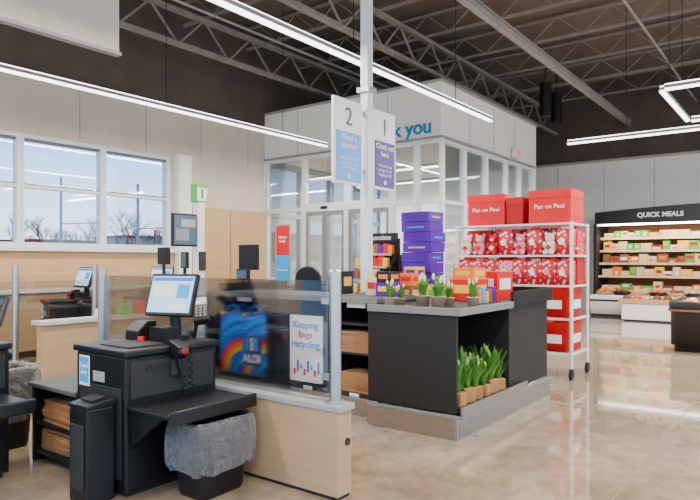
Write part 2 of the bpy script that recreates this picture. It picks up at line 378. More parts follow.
# ================= CEILING STEEL
def truss(p0,p1,zb,zt,step,lab,grp,m=trussm,w=.07):
    p0=Vector(p0);p1=Vector(p1);d=p1-p0;L=d.length;d.normalize()
    r=root('roof_truss',lab,'roof truss',(p0.x,p0.y,zb),group=grp)
    part('top_chord',MB().bar((p0.x,p0.y,zt),(p1.x,p1.y,zt),w*1.4,w),m,r,w=True);part('bottom_chord',MB().bar((p0.x,p0.y,zb),(p1.x,p1.y,zb),w*1.4,w),m,r,w=True)
    mb=MB();n=int(L/step)
    for i in range(n):
        a=p0+d*(i*step);b=p0+d*((i+.5)*step);c=p0+d*((i+1)*step)
        mb.bar((a.x,a.y,zt),(b.x,b.y,zb),w*.42);mb.bar((b.x,b.y,zb),(c.x,c.y,zt),w*.42)
    part('web',mb,m,r,w=True)
for y,l in ((8.4,'long dark open web roof truss nearest the window wall'),(5.8,'long dark open web roof truss over the lane signs'),(.9,'long dark open web roof truss nearest the right of the shop')):
    truss((-4,y,0),(XB,y,0),4.95,5.5,1.1,l,'long girders',w=.07)
ords=['first','second','third','fourth','fifth','sixth','seventh','eighth','ninth','tenth','eleventh','twelfth','thirteenth','fourteenth','fifteenth','sixteenth']
for i in range(11): truss((.9+i*1.6,-8,0),(.9+i*1.6,YW,0),5.72,6.13,1.0,'crosswise light roof joist, %s back from the camera'%ords[i],'crosswise joists',w=.045)
solo('steel_beam',MB().box(-4,XB,3.80,3.90,4.93,4.95).box(-4,XB,3.84,3.86,4.95,5.06).box(-4,XB,3.80,3.90,5.06,5.08),trussl,'long pale grey steel beam running under the trusses to the back wall','beam')
for y,z,l in ((7.5,5.2,'thin grey conduit pipe running beside the truss near the windows'),(2.3,5.35,'thin grey conduit pipe running right of the pale beam')):
    solo('conduit_pipe',MB().cyl((-4,y,z),(XB,y,z),.022),trussl,l,'pipe')
WARM=(1,.915,.80)
def area(x,y,z,sx,sy,pw,rz=0,ry=0):
    l=bpy.data.lights.new('strip_lamp','AREA');l.shape='RECTANGLE';l.size=sx;l.size_y=sy;l.energy=pw;l.color=WARM
    o=bpy.data.objects.new('strip_lamp',l);C.objects.link(o);o.location=(x,y,z);o.rotation_euler=(0,ry,rz)
def strip(x0,x1,y0,y1,lab,pw):
    cx,cy=(x0+x1)/2,(y0+y1)/2;r=root('linear_light',lab,'ceiling light',(cx,cy,3.5));al=x1-x0>y1-y0
    part('housing',box(x0,x1,y0,y1,3.52,3.56),trussl,r,w=True);part('diffuser',box(x0+.005,x1-.005,y0+.005,y1-.005,3.495,3.52),lamp,r,w=True)
    part('added_uplight',box(x0+.005,x1-.005,y0+.01,y1-.01,3.56,3.575),lamp,r,w=True)  # glowing top face added to brighten the dark ceiling
    n=max(2,int(max(x1-x0,y1-y0)/2.8)+1)
    for i in range(n):
        t=(i+.5)/n;x=x0+(x1-x0)*t if al else cx;y=cy if al else y0+(y1-y0)*t;part('cable',MB().cyl((x,y,3.575),(x,y,ZR),.006,n=5),black,r,w=True)
    area(cx,cy,3.488,x1-x0-.02,y1-y0-.02,pw)
w=.032;P=2.6
strip(-3,9.0,7.3-w,7.3+w,'long glowing linear light running parallel to the windows',150*P)
strip(-3,8.9,3.95-w,3.95+w,'long glowing linear light passing above the lane signs',150*P)
strip(-3,8.4,.6-w,.6+w,'unseen linear light added outside the frame to brighten the right floor',150*P)  # extra strip out of view, added to boost the room light
strip(11.45,11.53,-2.5,3.6,'crosswise glowing linear light in front of the chilled case',180*P)
strip(8.62,10.70,1.52-w,1.52+w,'short glowing light, left side of the rectangular light ring',40*P)
strip(8.54,8.61,-.6,1.48,'short glowing light, near side of the rectangular light ring',35*P)
strip(10.71,10.78,-.6,1.48,'short glowing light, far side of the rectangular light ring',35*P)
strip(-3,8.4,-3.2-w,-3.2+w,'unseen linear light added behind the camera for softer fill',150*P)  # another unseen strip, added as fill from behind the camera
for i,x in enumerate((10.4,12.2)):
    r=root('linear_light','glowing light inside the glazed entrance, %s one'%['nearer','farther'][i],'ceiling light',(x,7.2,3.15))
    part('housing',box(x-.05,x+.05,5.7,8.9,3.17,3.22),trussl,r,w=True);part('diffuser',box(x-.045,x+.045,5.7,8.9,3.15,3.17),lamp,r,w=True)
    for yy in (6.2,8.4): part('cable',MB().cyl((x,yy,3.22),(x,yy,4.45),.005,n=5),black,r,w=True)
    area(x,7.3,3.14,.08,3.1,210)
for i,(x,y,z) in enumerate(((13.9,4.85,4.65),(16.0,5.3,4.95))):
    r=root('pendant_speaker','black cylindrical fixture hung under the roof, %s of two'%['left nearer','right farther'][i],'speaker',(x,y,z))
    part('body',MB().cyl((0,0,0),(0,0,.75),.13,n=18),black,r);part('stem',MB().cyl((0,0,.75),(0,0,ZR-z),.015,n=6),black,r);part('grille',MB().cyl((0,0,-.012),(0,0,0),.11),darkgrey,r)
r=root('hanging_banner','large blank pale board hanging under the roof at upper left','banner',(2.8,5.2,3.3))
part('board',box(2.2,3.3,5.17,5.23,3.3,4.4),wallw,r,w=True);part('bottom_rail',box(2.18,3.32,5.16,5.24,3.27,3.3),lgrey,r,w=True)
for xx in (2.4,3.1): part('cable',MB().cyl((xx,5.2,4.4),(xx,5.2,ZR),.006,n=5),black,r,w=True)
# ================= LANE SIGN
r=root('lane_sign_pole','tall white steel pole carrying the two numbered lane boards','sign pole',(4.94,3.5,1.031))
part('pole',MB().box(4.895,4.985,3.455,3.545,1.045,5.0),framew,r,w=True,bev=.006);part('base_plate',box(4.86,4.99,3.42,3.58,1.031,1.045),steel,r,w=True)
part('collar',box(4.87,5.01,3.43,3.57,3.0,3.05),steel,r,w=True)
for k,(x0,x1,num,pm,t1,t2) in enumerate(((4.40,4.85,'2',skyb,'Need a\nquarter?','Just ask one of\nour team and\nwe will help.'),(5.03,5.44,'1',indigo,'Check out\nhere.','We sort, bag\nand go at our\nbagging shelf.'))):
    b=part('sign_board',box(x0,x1,3.485,3.515,2.07,2.87),whitem,r,w=True,bev=.004,label=['board with number two and blue panel','board with number one and dark purple panel'][k])
    part('colour_panel',box(x0+.03,x1-.03,3.478,3.485,2.10,2.56),pm,b,w=True)
    text('number',num,.24,ink,b,((x0+x1)/2,3.48,2.70),(1,0,0),(0,0,1))
    text('lettering',t1,.075,whitem,b,((x0+x1)/2,3.476,2.47),(1,0,0),(0,0,1),depth=.001,bold=.001)
    text('lettering',t2,.045,whitem,b,((x0+x1)/2,3.476,2.27),(1,0,0),(0,0,1),depth=.001)
    part('icon',MB().cyl(((x0+x1)/2,3.478,2.145),((x0+x1)/2,3.476,2.145),.022),whitem,b,w=True)
    for zz in (2.2,2.77):
        part('bracket',box(4.83,4.90,3.49,3.51,zz,zz+.04) if k==0 else box(4.98,5.05,3.49,3.51,zz,zz+.04),steel,b,w=True)
r=root('lane_light_pole','slim white pole with green and white number one sign and monitor','sign pole',(4.3,5.25,0))
part('pole',box(4.255,4.345,5.205,5.295,0,1.98),framew,r,w=True,bev=.01)
s=part('number_box',box(4.23,4.37,5.2,5.3,1.98,2.17),green,r,w=True);part('white_panel',box(4.24,4.36,5.196,5.2,1.99,2.13),whitem,s,w=True)
text('number','1',.13,ink,s,(4.30,5.192,2.06),(1,0,0),(0,0,1),bold=.006)
m=part('monitor',box(3.90,4.21,5.165,5.20,1.50,1.84),black,r,w=True,bev=.006);part('display',box(3.915,4.195,5.160,5.165,1.52,1.82),screend,m,w=True)
part('display_picture',box(3.93,4.10,5.157,5.160,1.56,1.68),frameg,m,w=True);part('display_picture',box(4.0,4.18,5.157,5.160,1.70,1.78),lgrey,m,w=True);part('arm',MB().bar((4.05,5.2,1.64),(4.26,5.25,1.64),.03),black,r,w=True)
part('cable_box',box(4.26,4.34,5.18,5.205,1.25,1.45),darkgrey,r,w=True)
# ================= SELF CHECKOUT KIOSK (local coords)
def kiosk(loc,label,shelf=True):
    r=root('self_checkout_kiosk',label,'self checkout',loc,group='self checkout kiosks')
    part('body',box(-.33,.33,-.26,.26,.03,.80),black,r,bev=.012)
    part('plinth',box(-.30,.30,-.23,.23,0,.03),rubber,r)
    part('top_deck',MB().box(-.345,.34,-.28,.28,.80,.84),black,r,bev=.01)
    part('scanner_plate',MB().box(-.27,-.02,-.2,.1,.84,.848),darkgrey,r)
    part('door_panel',MB().box(-.336,-.33,-.22,.22,.10,.62),darkgrey,r,bev=.003)
    part('side_panel',MB().box(-.30,.30,-.266,-.26,.56,.77),darkgrey,r,bev=.003)
    lab=part('instruction_label',box(-.340,-.336,.10,.21,.60,.78),whitem,r);part('blue_square',box(-.342,-.34,.11,.20,.62,.77),cyan,lab)
    text('lettering','Card\nonly',.04,whitem,lab,(-.343,.155,.70),(0,-1,0),(0,0,1),w=False,depth=.001)
    part('status_label',box(-.340,-.336,-.06,.06,.64,.70),lgrey,r)
    vm=MB()
    for k in range(6): vm.box(-.2+k*.03,-.185+k*.03,-.270,-.264,.70,.74)
    part('vent',vm,rubber,r)
    c=Vector((.14,-.06,1.13));ry=Vector((.30,-.95,0)).normalized();up=Vector((.30,.095,.95)).normalized();nn=ry.cross(up).normalized()
    s=part('touchscreen',MB().ob(c,ry*.175,up*.14,nn*.018),black,r,bev=.008)
    part('bezel',MB().ob(c+nn*.0185,ry*.17,up*.135,nn*.002),darkgrey,s,bev=.001)
    part('display',MB().ob(c+nn*.021,ry*.158,up*.12,nn*.001),screenb,s)
    part('button',MB().ob(c+nn*.0225+up*.1,ry*.15,up*.012,nn*.0006),blue,s)
    part('button',MB().ob(c+nn*.0225-up*.085+ry*.07,ry*.06,up*.02,nn*.0006),whitem,s)
    part('button',MB().ob(c+nn*.0225+up*.02-ry*.06,ry*.07,up*.045,nn*.0006),whitem,s)
    part('button',MB().ob(c+nn*.0225+up*.02+ry*.09,ry*.045,up*.045,nn*.0006),cyan,s)
    part('screen_mount',MB().cyl((.18,-.05,.84),(.16,-.05,1.08),.035).cyl((.18,-.05,.84),(.18,-.05,.87),.09).box(.02,.14,-.14,.02,.84,.93),black,r)
    part('printer',MB().prism([(-.02,.84),(-.02,.90),(.05,.96),(.12,.96),(.12,.84)],'y',.08,.22),black,r,bev=.006)
    c2=Vector((.30,-.15,1.03));up2=Vector((.45,.55,.6)).normalized();ry2=Vector((.55,-.83,0)).normalized();n2=ry2.cross(up2).normalized();ry2=up2.cross(n2)
    k=part('card_reader',MB().ob(c2,ry2*.05,up2*.12,n2*.025),black,r,bev=.008);part('reader_display',MB().ob(c2+n2*.026+up2*.055,ry2*.036,up2*.03,n2*.001),screend,k)
    km=MB()
    for a in range(4):
        for b in range(3): km.ob(c2+n2*.026-up2*(.005+a*.024)+ry2*((b-1)*.026),ry2*.007,up2*.006,n2*.003)
    part('keypad',km,lgrey,k);part('reader_arm',MB().tube([(.28,-.1,.84),(.29,-.12,.95),(.31,-.15,1.02)],.014),black,r)
    g=part('hand_scanner',MB().ob((.0,-.30,.82),(.04,0,0),(0,.05,.02),(0,-.012,.035)).cyl((.0,-.29,.80),(.03,-.30,.65),.021,.017).ell((0,-.345,.81),.045,.025,.04),black,r,bev=.003)
    part('scan_window',MB().ell((0,-.366,.81),.028,.008,.022),M('scan_red',(.25,.01,.01),.2),g)
    part('holster',MB().box(-.04,.04,-.29,-.26,.66,.76),darkgrey,r,bev=.005)
    pts=[]
    for i in range(190):
        t=i/189;a=t*2*math.pi*19;z=.65-.26*math.sin(t*math.pi)**.8+.14*t;pts.append((.03+.04*math.sin(t*3.1)+.05*t+.013*math.cos(a),-.31+.013*math.sin(a),z))
    part('coiled_cord',MB().tube(pts,.004,5),black,r)
    part('lamp_button',MB().cyl((-.05,.0,.848),(-.05,0,.875),.022),red,r,label='red round button')
    if shelf:
        part('bagging_shelf',MB().box(-.33,.30,-.64,-.262,.50,.53).box(-.33,.30,-.67,-.64,.47,.55),black,r,bev=.01)
        for xx in (-.30,.2): part('shelf_bracket',MB().prism([(-.262,.28),(-.262,.50),(-.55,.50)],'x',xx,xx+.03),black,r)
    return r
k1=kiosk((2.35,3.36,0),'black self checkout kiosk in front with lit touchscreen, scanner and bagging shelf')
k2=dup(k1,(1.47,4.27,0),0,'black self checkout kiosk cut off at the left edge of the photo')
k3=dup(k1,(4.35,7.9,0),math.radians(-15),'far self checkout kiosk below the windows, left one')
k4=dup(k1,(5.6,7.9,0),math.radians(15),'far self checkout kiosk below the windows, right one')
def bin_(loc,label,s=1):
    r=root('waste_bin',label,'bin',loc,group='lined waste bins')
    part('bin_body',MB().loft(0,0,.20,.145,[(0,.0,0),(0,.8,0),(.02,.84,0),(.40,1,0),(.42,1.04,0),(.42,.98,0),(.05,.8,0)],n=40),black,r)
    random.seed(11)
    part('bin_liner',MB().loft(0,0,.205,.15,[(.15,1.06,.06),(.19,1.12,.055),(.24,1.13,.05),(.29,1.15,.045),(.34,1.14,.04),(.39,1.12,.035),(.425,1.09,.02),(.445,1.03,.01),(.40,.95,.015),(.3,.9,.03),(.15,.83,.04),(.06,.75,.04)],n=90),liner,r)
    part('rim',MB().loft(0,0,.205,.15,[(.415,1.045,0),(.43,1.06,0),(.43,1.0,0),(.415,1.0,0)],n=40),darkgrey,r)
    return r
b1=bin_((2.42,2.84,0),'black waste bin with clear plastic liner under the front kiosk shelf')
b2=dup(b1,(2.02,4.72,0),0,'clear lined waste bin behind the kiosk at the left edge',(1.15,1.15,1.32))
r=root('receipt_bin','slim black receipt bin with flat lid against the front kiosk','bin',(1.92,3.27,0))
part('bin_body',box(1.83,1.998,3.17,3.36,0,.53),black,r,w=True,bev=.01);part('lid',MB().prism([(1.825,.53),(1.825,.55),(2.0,.575),(2.0,.53)],'y',3.165,3.365),black,r,w=True,bev=.006)
part('slot',MB().ob((1.92,3.27,.572),(.04,0,.006),(0,.06,0),(0,0,.004)),rubber,r,w=True);part('front_recess',box(1.822,1.83,3.20,3.33,.08,.44),darkgrey,r,w=True,bev=.004)
def bagprod(z,x,y,i,grp,lab,sx=.15,sy=.2,t=.009):
    mb=MB();mb.box(-sx,sx,-sy,sy,0,t*2);mb.box(-sx*.7,sx*.6,-sy*.5,sy*.98,t*2,t*2+.002)
    o=solo('paper_bag',mb,kraft,lab,'paper bag',grp,bev=.004);o.location=(x+random.uniform(-.012,.012),y+random.uniform(-.012,.012),z);o.rotation_euler=(0,0,random.uniform(-.05,.05));return o
r=root('bag_shelf_unit','low dark open shelf unit with grey top between kiosks','shelf unit',(2.38,3.95,0))
part('top_plate',box(2.03,2.68,3.66,4.26,.50,.53),grey,r,w=True,bev=.006)
part('side_panel',box(2.05,2.66,3.66,3.69,0,.50),black,r,w=True);part('side_panel',box(2.05,2.66,4.21,4.24,0,.50),black,r,w=True);part('back_panel',box(2.63,2.66,3.69,4.21,0,.5),black,r,w=True)
part('shelf',box(2.06,2.63,3.69,4.21,.05,.08),black,r,w=True);part('shelf',box(2.06,2.63,3.69,4.21,.25,.27),black,r,w=True)
for i in range(7): bagprod(.08+i*.0205,2.25,3.95,i,'brown bags in low shelf unit','flat brown paper bag in the pile inside the low shelf unit beside the kiosk',.17,.22)
for i in range(7): bagprod(.27+i*.0205,2.25,3.95,i,'brown bags in low shelf unit','flat brown paper bag in the pile inside the low shelf unit beside the kiosk',.17,.2)
r=root('checkout_barrier','low tan partition with grey cap, smoky glass and steel post on its near end','barrier',(2.78,2.8,0))
part('panel',box(2.71,2.84,2.12,4.6,.02,.50),woodh,r,w=True,bev=.003);part('cap',box(2.70,2.855,2.105,4.61,.50,.535),lgrey,r,w=True,bev=.004);part('base',box(2.72,2.83,2.13,4.6,0,.02),dark,r,w=True)
part('glass_panel',box(2.772,2.784,2.25,4.56,.535,1.235),tglass,r,w=True)
part('post',MB().cyl((2.778,2.19,.535),(2.778,2.19,1.29),.036,n=24).cyl((2.778,2.19,1.29),(2.778,2.19,1.302),.038,.03,n=24),steel,r,w=True);part('post_foot',MB().cyl((2.778,2.19,.535),(2.778,2.19,.55),.052,n=24),steel,r,w=True)
for zz in (.66,1.1): part('glass_clip',MB().box(2.762,2.794,2.21,2.28,zz,zz+.035),steel,r,w=True)
part('post',MB().cyl((2.778,4.585,.535),(2.778,4.585,1.29),.035,n=18),steel,r,w=True)
part('grommet',MB().cyl((2.80,2.112,.32),(2.80,2.12,.32),.022,n=16),dark,r,w=True)
r=root('glass_barrier','far glass barrier on steel posts before the packing bench','barrier',(3.0,7.1,0))
for x in (1.8,3.25,4.2): part('post',MB().cyl((x,7.1,0),(x,7.1,1.30),.035,n=16),steel,r,w=True)
for a,b in ((1.84,3.21),(3.29,4.16)):part('glass_panel',box(a,b,7.095,7.105,.2,1.12),tglass,r,w=True)
part('rail',MB().cyl((1.8,7.1,.18),(4.2,7.1,.18),.02),steel,r,w=True)
r=root('packing_bench','long packing bench with pale top and maple front below the windows','bench',(3.9,8.9,0))
part('top',box(1.0,7.0,8.65,9.26,.90,.94),pale,r,w=True,bev=.005);part('front_panel',box(1.02,6.95,8.72,8.75,.1,.90),woodh,r,w=True);part('end_panel',box(6.95,6.98,8.75,9.26,0,.9),woodh,r,w=True);part('upstand',box(1.0,7.0,9.26,9.30,.90,1.12),woodh,r,w=True)
r=root('divider_counter','low pale divider with tan front behind the front kiosk','divider',(3.4,5.9,0))
part('panel',box(3.0,4.2,6.0,6.12,.05,.72),woodh,r,w=True,bev=.003);part('cap',box(2.97,4.93,5.95,6.17,.72,.76),pale,r,w=True,bev=.005);part('base',box(3.03,4.2,6.02,6.1,0,.05),dark,r,w=True);part('end_panel',box(4.2,4.9,6.0,6.12,0,.72),dark,r,w=True)
# ================= MAIN CHECKOUT
r=root('display_counter','large dark end counter with open plant niche, thin grey rim and steel plinth','display counter',(5.2,2.55,0))
part('end_panel',box(4.19,4.22,2.14,2.955,.19,.955),dark,r,w=True,bev=.004)
part('body',MB().box(4.22,6.18,2.68,2.95,.19,.955),dark,r,w=True);part('side_cabinet',MB().box(5.20,6.18,2.14,2.679,.19,.955),dark,r,w=True,bev=.004)
part('deck',box(4.222,5.199,2.10,2.679,.19,.235),darkgrey,r,w=True,bev=.004);part('deck_edge',MB().box(4.18,5.5,2.085,2.10,.18,.25),steel,r,w=True)
part('counter_top',MB().box(4.20,6.20,2.125,2.95,.955,.975),darkgrey,r,w=True)
part('rim',MB().box(4.165,4.20,2.125,2.95,.935,.992),rimm,r,w=True,bev=.004);part('rim',MB().box(4.165,5.20,2.095,2.125,.935,.992),rimm,r,w=True,bev=.004)
part('back_rim',MB().box(5.201,6.22,2.10,2.125,.955,1.08),black,r,w=True);part('back_rim',MB().box(6.20,6.22,2.125,2.95,.955,1.08),black,r,w=True)
part('plinth',MB().box(4.17,6.22,2.12,2.14,0,.165),steel,r,w=True,bev=.004);part('plinth',MB().box(4.17,4.19,2.141,2.95,0,.165),steel,r,w=True,bev=.004)
part('plinth_strip',MB().box(4.15,4.17,2.10,2.95,.165,.188),rimm,r,w=True);part('plinth_strip',MB().box(4.17,6.24,2.08,2.12,.165,.18),rimm,r,w=True)
r=root('bagging_counter','dark counter with open bag bays and grey worktop left of the end counter','bagging counter',(4.7,4.0,0))
X0,X1=4.36,4.99
part('back_panel',box(X1-.04,X1,2.97,5.0,.1,.99),dark,r,w=True)
for a,b in ((2.96,2.985),(3.46,3.56),(4.0,4.32),(4.97,5.0)): part('divider',box(X0,X1-.04,a,b,.19,.99),dark,r,w=True,bev=.003)
part('bay_panel',box(X0+.01,X0+.03,3.56,4.0,.19,.99),dark,r,w=True)
part('base_shelf',box(X0,X1-.04,2.96,5.0,.15,.19),darkgrey,r,w=True)
part('shelf',box(X0+.02,X1-.04,2.985,3.46,.52,.54),darkgrey,r,w=True);part('shelf',box(X0+.02,X1-.04,2.985,3.46,.78,.80),darkgrey,r,w=True)
part('worktop',box(X0-.03,X1,2.96,5.03,.99,1.03),grey,r,w=True,bev=.005);part('worktop_edge',box(X0-.05,X0-.03,2.96,5.03,.985,1.035),rimm,r,w=True)
part('plinth',MB().box(X0-.02,X0,2.96,5.02,0,.15),steel,r,w=True,bev=.003)
for y in (3.2,4.62): part('price_rail',box(X0-.006,X0,y-.1,y+.1,.94,.98),whitem,r,w=True)
for y in (3.22,3.76): part('price_tag',box(X0-.008,X0,y-.05,y+.05,.155,.185),whitem,r,w=True)
r=root('checkout_counter','first checkout counter with belt behind the stacked cartons','checkout counter',(6.0,3.57,0))
part('belt_cabinet',box(5.0,6.95,3.0,4.15,.05,.95),dark,r,w=True);part('conveyor_belt',box(5.8,6.9,3.55,4.1,.95,.965),rubber,r,w=True)
for ya in (2.98,4.1): part('belt_rim',MB().box(5.0,6.97,ya,ya+.04,.95,1.0),rimm,r,w=True)
for i in range(8): bagprod(.19+i*.0205,4.52,3.22,i,'brown bags in the checkout bay','flat brown paper bag in the stacks in the checkout counter bay',.14,.2)
for i in range(9): bagprod(.54+i*.0205,4.52,3.22,i,'brown bags in the checkout bay','flat brown paper bag in the stacks in the checkout counter bay',.14,.2)
def tote(x,y,z,wd,ht,mt,name,lab,grp,th=.05,hm=None):
    o=root(name,lab,'shopping bag',(x,y,z),group=grp)
    part('bag_body',MB().loft(0,0,th/2,wd/2,[(0,0,0),(0,.96,0),(ht*.3,1.03,.01),(ht*.7,1.0,.012),(ht,.96,.015),(ht,.8,.0),(ht-.03,.7,0)],n=32,p=.3),mt,o)
    for s in (-1,1):
        part('handle',MB().tube([(s*th*.3,-wd*.22,ht-.02),(s*th*.3,-wd*.2,ht+.05),(s*th*.3,0,ht+.08),(s*th*.3,wd*.2,ht+.05),(s*th*.3,wd*.22,ht-.02)],.008),hm or mt,o)
    return o
for i in range(4):
    o=tote(4.37+.07*(i//2)*2,4.48+.33*(i%2),.20,.325,.62,swirl,'reusable_bag','blue reusable shopping bag with orange swirls, %s in the left bay'%['front right','front left','rear right','rear left'][i],'blue bags in the left bay',hm=blue)
    if i==0:
        em=part('emblem',MB().box(-.042,-.030,-.12,.12,.10,.40),navy,o)
        for q in range(3): part('emblem_stripe',MB().box(-.045,-.042,-.085+.065*q,-.045+.065*q,.25,.38),(cyan,whitem,cyan)[q],em)
        text('lettering','ALDI',.115,whitem,em,(-.046,0,.17),(0,-1,0),(0,0,1),w=False,depth=.003,bold=.003)
o=root('slogan_panel','flat white panel with blue and red slogan on the dark counter front','sign',(4.36,3.78,.22))
part('panel',box(-.012,.008,-.20,.20,0,.62),whitem,o,bev=.004)
for q,(tx,mm,zz) in enumerate((('Keeping',blue,.53),('bags',red,.44),('recycling',blue,.35))): text('lettering',tx,.096,mm,o,(-.014,0,zz),(0,-1,0),(0,0,1),w=False,depth=.002,bold=.001)
for k in range(8): part('printed_mark',MB().box(-.015,-.012,.15-k*.042-.026,.15-k*.042,.06+.03*(k%3),.12+.04*((k*2)%3)),(red,blue,cyan)[k%3],o)
def plant(loc,label,grp,potm,lm,bm,seed,ht=.2,nb=5,square=False,nl=18,lw=.010):
    random.seed(seed);o=root('potted_plant',label,'potted plant',loc,group=grp)
    if square: part('pot',MB().box(-.055,.055,-.055,.055,0,.10),potm,o,bev=.006)
    else: part('pot',MB().lathe(0,0,[(0,0),(.04,0),(.052,.07),(.056,.072),(.05,.076),(.045,.065),(0,.06)]),potm,o)
    mb=MB()
    for i in range(nl):
        a=random.uniform(0,6.28);l=ht*random.uniform(.55,1.1);o_=random.uniform(.08,.5)
        d=Vector((math.cos(a),math.sin(a),0));s=Vector((-d.y,d.x,0));vs=[]
        for k in range(5):
            t=k/4;p=d*(.015+l*o_*t*t)+Vector((0,0,.06+l*(t-.25*t*t*o_)));q=s*lw*(1-t**2*.95)*(1+t);vs+=[p-q,p+q+d*.003]
        mb.add(vs,[(2*k,2*k+1,2*k+3,2*k+2) for k in range(4)])
    part('leaves',mb,lm,o)
    for i in range(nb):
        a=random.uniform(0,6.28);q=Vector((.03*math.cos(a),.03*math.sin(a),.06+ht*random.uniform(.75,1.0)));s_=part('stem',MB().cyl((0,0,.06),q,.003,n=5),lm,o);part('bloom',MB().ell(q,.011,.011,.026,8,5),bm,s_)
    return o
pl=plant((4.31,2.19,.235),'bulb plant in brown pot in the crowded counter niche','plants in the niche',clay,leaf,bloom,5,.28,3,True,34,.010)
for i in range(6):
    for j in range(4):
        if i==j==0: continue
        s=.85+.13*((i*2+j)%3)
        dup(pl,(4.31+i*.15,2.19+j*.125,.235),i*1.1+j*.7,None,(1,1,s))
pt=plant((4.27,2.82,.985),'x','plants on the counter top',potw,leaf,bloomw,9,.15,3,False,24,.012)
names=['farthest left','second from left','third from left','fourth from left','fifth from left','farthest right']
for i,(px,d,s) in enumerate(((390,5.05,.95),(401,5.2,.8),(423,5.1,1.2),(438,4.95,1.2),(449,5.2,.9),(473,5.05,1.05))):
    r_=(px-350)/FPX;loc=(d*(.8+.6*r_),d*(.6-.8*r_),.975);lab='small leafy potted bulb on the counter top, '+names[i]
    if i==0: pt.location=loc;pt['label']=lab
    else: dup(pt,loc,i*1.3,lab,(s,s,s))
random.seed(5)
for i in range(8):
    z=1.02+i*.106;m=[purple,yellow] if i%3==1 else [purple,cyan]
    mb=MB().box(-.15,.15,-.17,.17,0,.102);mb.m=1
    if i%2==0: mb.box(-.152,-.15,-.1,.1,.04,.055)
    else: mb.box(-.08,.08,-.172,-.17,.04,.055)
    o=solo('candy_carton',mb,m,'purple candy carton, number %s up in the tall stack on the counter'%['one','two','three','four','five','six','seven','eight'][i],'carton','purple carton stack',bev=.004)
    o.location=(5.70+random.uniform(-.012,.012),3.30+random.uniform(-.012,.012),z);o.rotation_euler=(0,0,random.uniform(-.04,.04))
solo('carton_riser',box(5.55,5.79,3.12,3.48,.951,1.018),darkgrey,'low dark riser under the purple carton stack','riser')
ZT=.975
lst=[(5.40,2.62,.30,.26,.20,[red,yellow],ZT,'red candy carton with yellow print on the counter behind the potted bulbs'),(5.40,2.62,.24,.22,.11,[orange,yellow],ZT+.2,'orange candy carton on top of the red one'),(5.80,2.55,.3,.26,.27,[red,whitem],ZT,'red candy carton with white band at the far end of the counter'),(5.12,2.82,.16,.14,.15,[yellow,green],ZT,'small yellow and green carton beside the red candy carton'),
(5.13,3.13,.16,.16,.16,[brown,cream],.951,'brown carton with cream label beside the belt'),(5.35,3.2,.16,.18,.22,[green,red],.951,'green carton with red label left of the purple stack'),(5.10,3.40,.12,.14,.28,[purple,cream],.951,'narrow purple carton beside the sign pole'),
(5.13,3.13,.15,.15,.12,[orange,red],1.112,'orange carton with red label on the brown one'),(5.35,3.2,.15,.15,.12,[yellow,purple],1.172,'yellow carton with purple label on the green one'),(4.75,3.12,.2,.16,.12,[purple,yellow],1.031,'short purple carton on the grey worktop end'),(4.75,3.12,.18,.14,.10,[dark,orange],1.152,'black carton on the short purple one'),(4.80,3.30,.14,.12,.16,[cream,red],1.031,'cream carton with red label beside the pole foot'),(4.78,3.68,.16,.14,.22,[dark,yellow],1.031,'black carton with yellow label left of the pole')]
for (x,y,a,b,h,m,z,l) in lst:
    mb=MB().box(-a/2,a/2,-b/2,b/2,0,h);mb.m=1;mb.box(-a/2-.002,-a/2,-b*.35,b*.35,h*.35,h*.75).box(-a*.35,a*.35,-b/2-.002,-b/2,h*.35,h*.75)
    o=solo('candy_carton',mb,m,l,'carton','loose candy cartons',bev=.004);o.location=(x,y,z);o.rotation_euler=(0,0,random.uniform(-.12,.12))
cols=[orange,red,purple,brown,yellow,cyan];cn=['orange','red','purple','brown','yellow','blue'];rows=['bottom','second','third','top']
for j in range(7):
    c_=(j*5+1)%6;solo('candy_pack',box(4.92+j*.075,4.98+j*.075,2.33,2.40,ZT,ZT+.10+.02*(j%3)),[cols[c_]],'%s candy pack in the row behind the potted bulbs, %s from left'%(cn[c_],ords[j]),'candy','candy row on the counter',bev=.004)
r=root('candy_rack','black tiered candy rack with header beside the sign pole','rack',(5.5,3.9,.966))
for yy in (3.63,4.08): part('side_frame',MB().bar((5.35,yy+.01,.97),(5.75,yy+.01,1.5),.02).bar((5.74,yy+.01,.966),(5.74,yy+.01,1.56),.02),black,r,w=True)
part('back_panel',box(5.75,5.765,3.63,4.10,.966,1.6),black,r,w=True)
h=part('header',box(5.70,5.72,3.63,4.10,1.56,1.66),black,r,w=True);text('lettering','chocolate',.08,whitem,h,(5.698,3.865,1.61),(0,-1,0),(0,0,1),depth=.001)
for k in range(4):
    x=5.32+.1*k;z=.99+.14*k;part('shelf',box(x,5.74,3.65,4.08,z,z+.012),black,r,w=True);part('shelf_lip',box(x-.004,x,3.65,4.08,z,z+.025),steel,r,w=True)
    for j in range(7):
        mm=(j+2*k+(j*k)%3)%6
        solo('candy_pack',box(x+.01,x+.07,3.655+j*.061,3.71+j*.061,z+.013,z+.014+.10+.015*(j%2)),[cols[mm]],'%s candy pack on the %s tier of the rack, %s from right'%(cn[mm],rows[k],ords[j]),'candy','candy packs in the rack',bev=.004)
r=root('cashier_chair','black cashier chair with rounded back behind the counter','chair',(5.75,4.85,0))
arch=[(4.85-.2,.95)]+[(4.85-.2*math.cos(t*math.pi/10),1.12+.17*math.sin(t*math.pi/10)) for t in range(11)]+[(4.85+.2,.95)]
part('backrest',MB().prism(arch,'x',5.60,5.65),black,r,w=True,bev=.015);part('seat',MB().loft(5.85,4.85,.22,.22,[(.70,0,0),(.70,.95,0),(.74,1,0),(.77,.9,0),(.78,0,0)]),black,r,w=True)
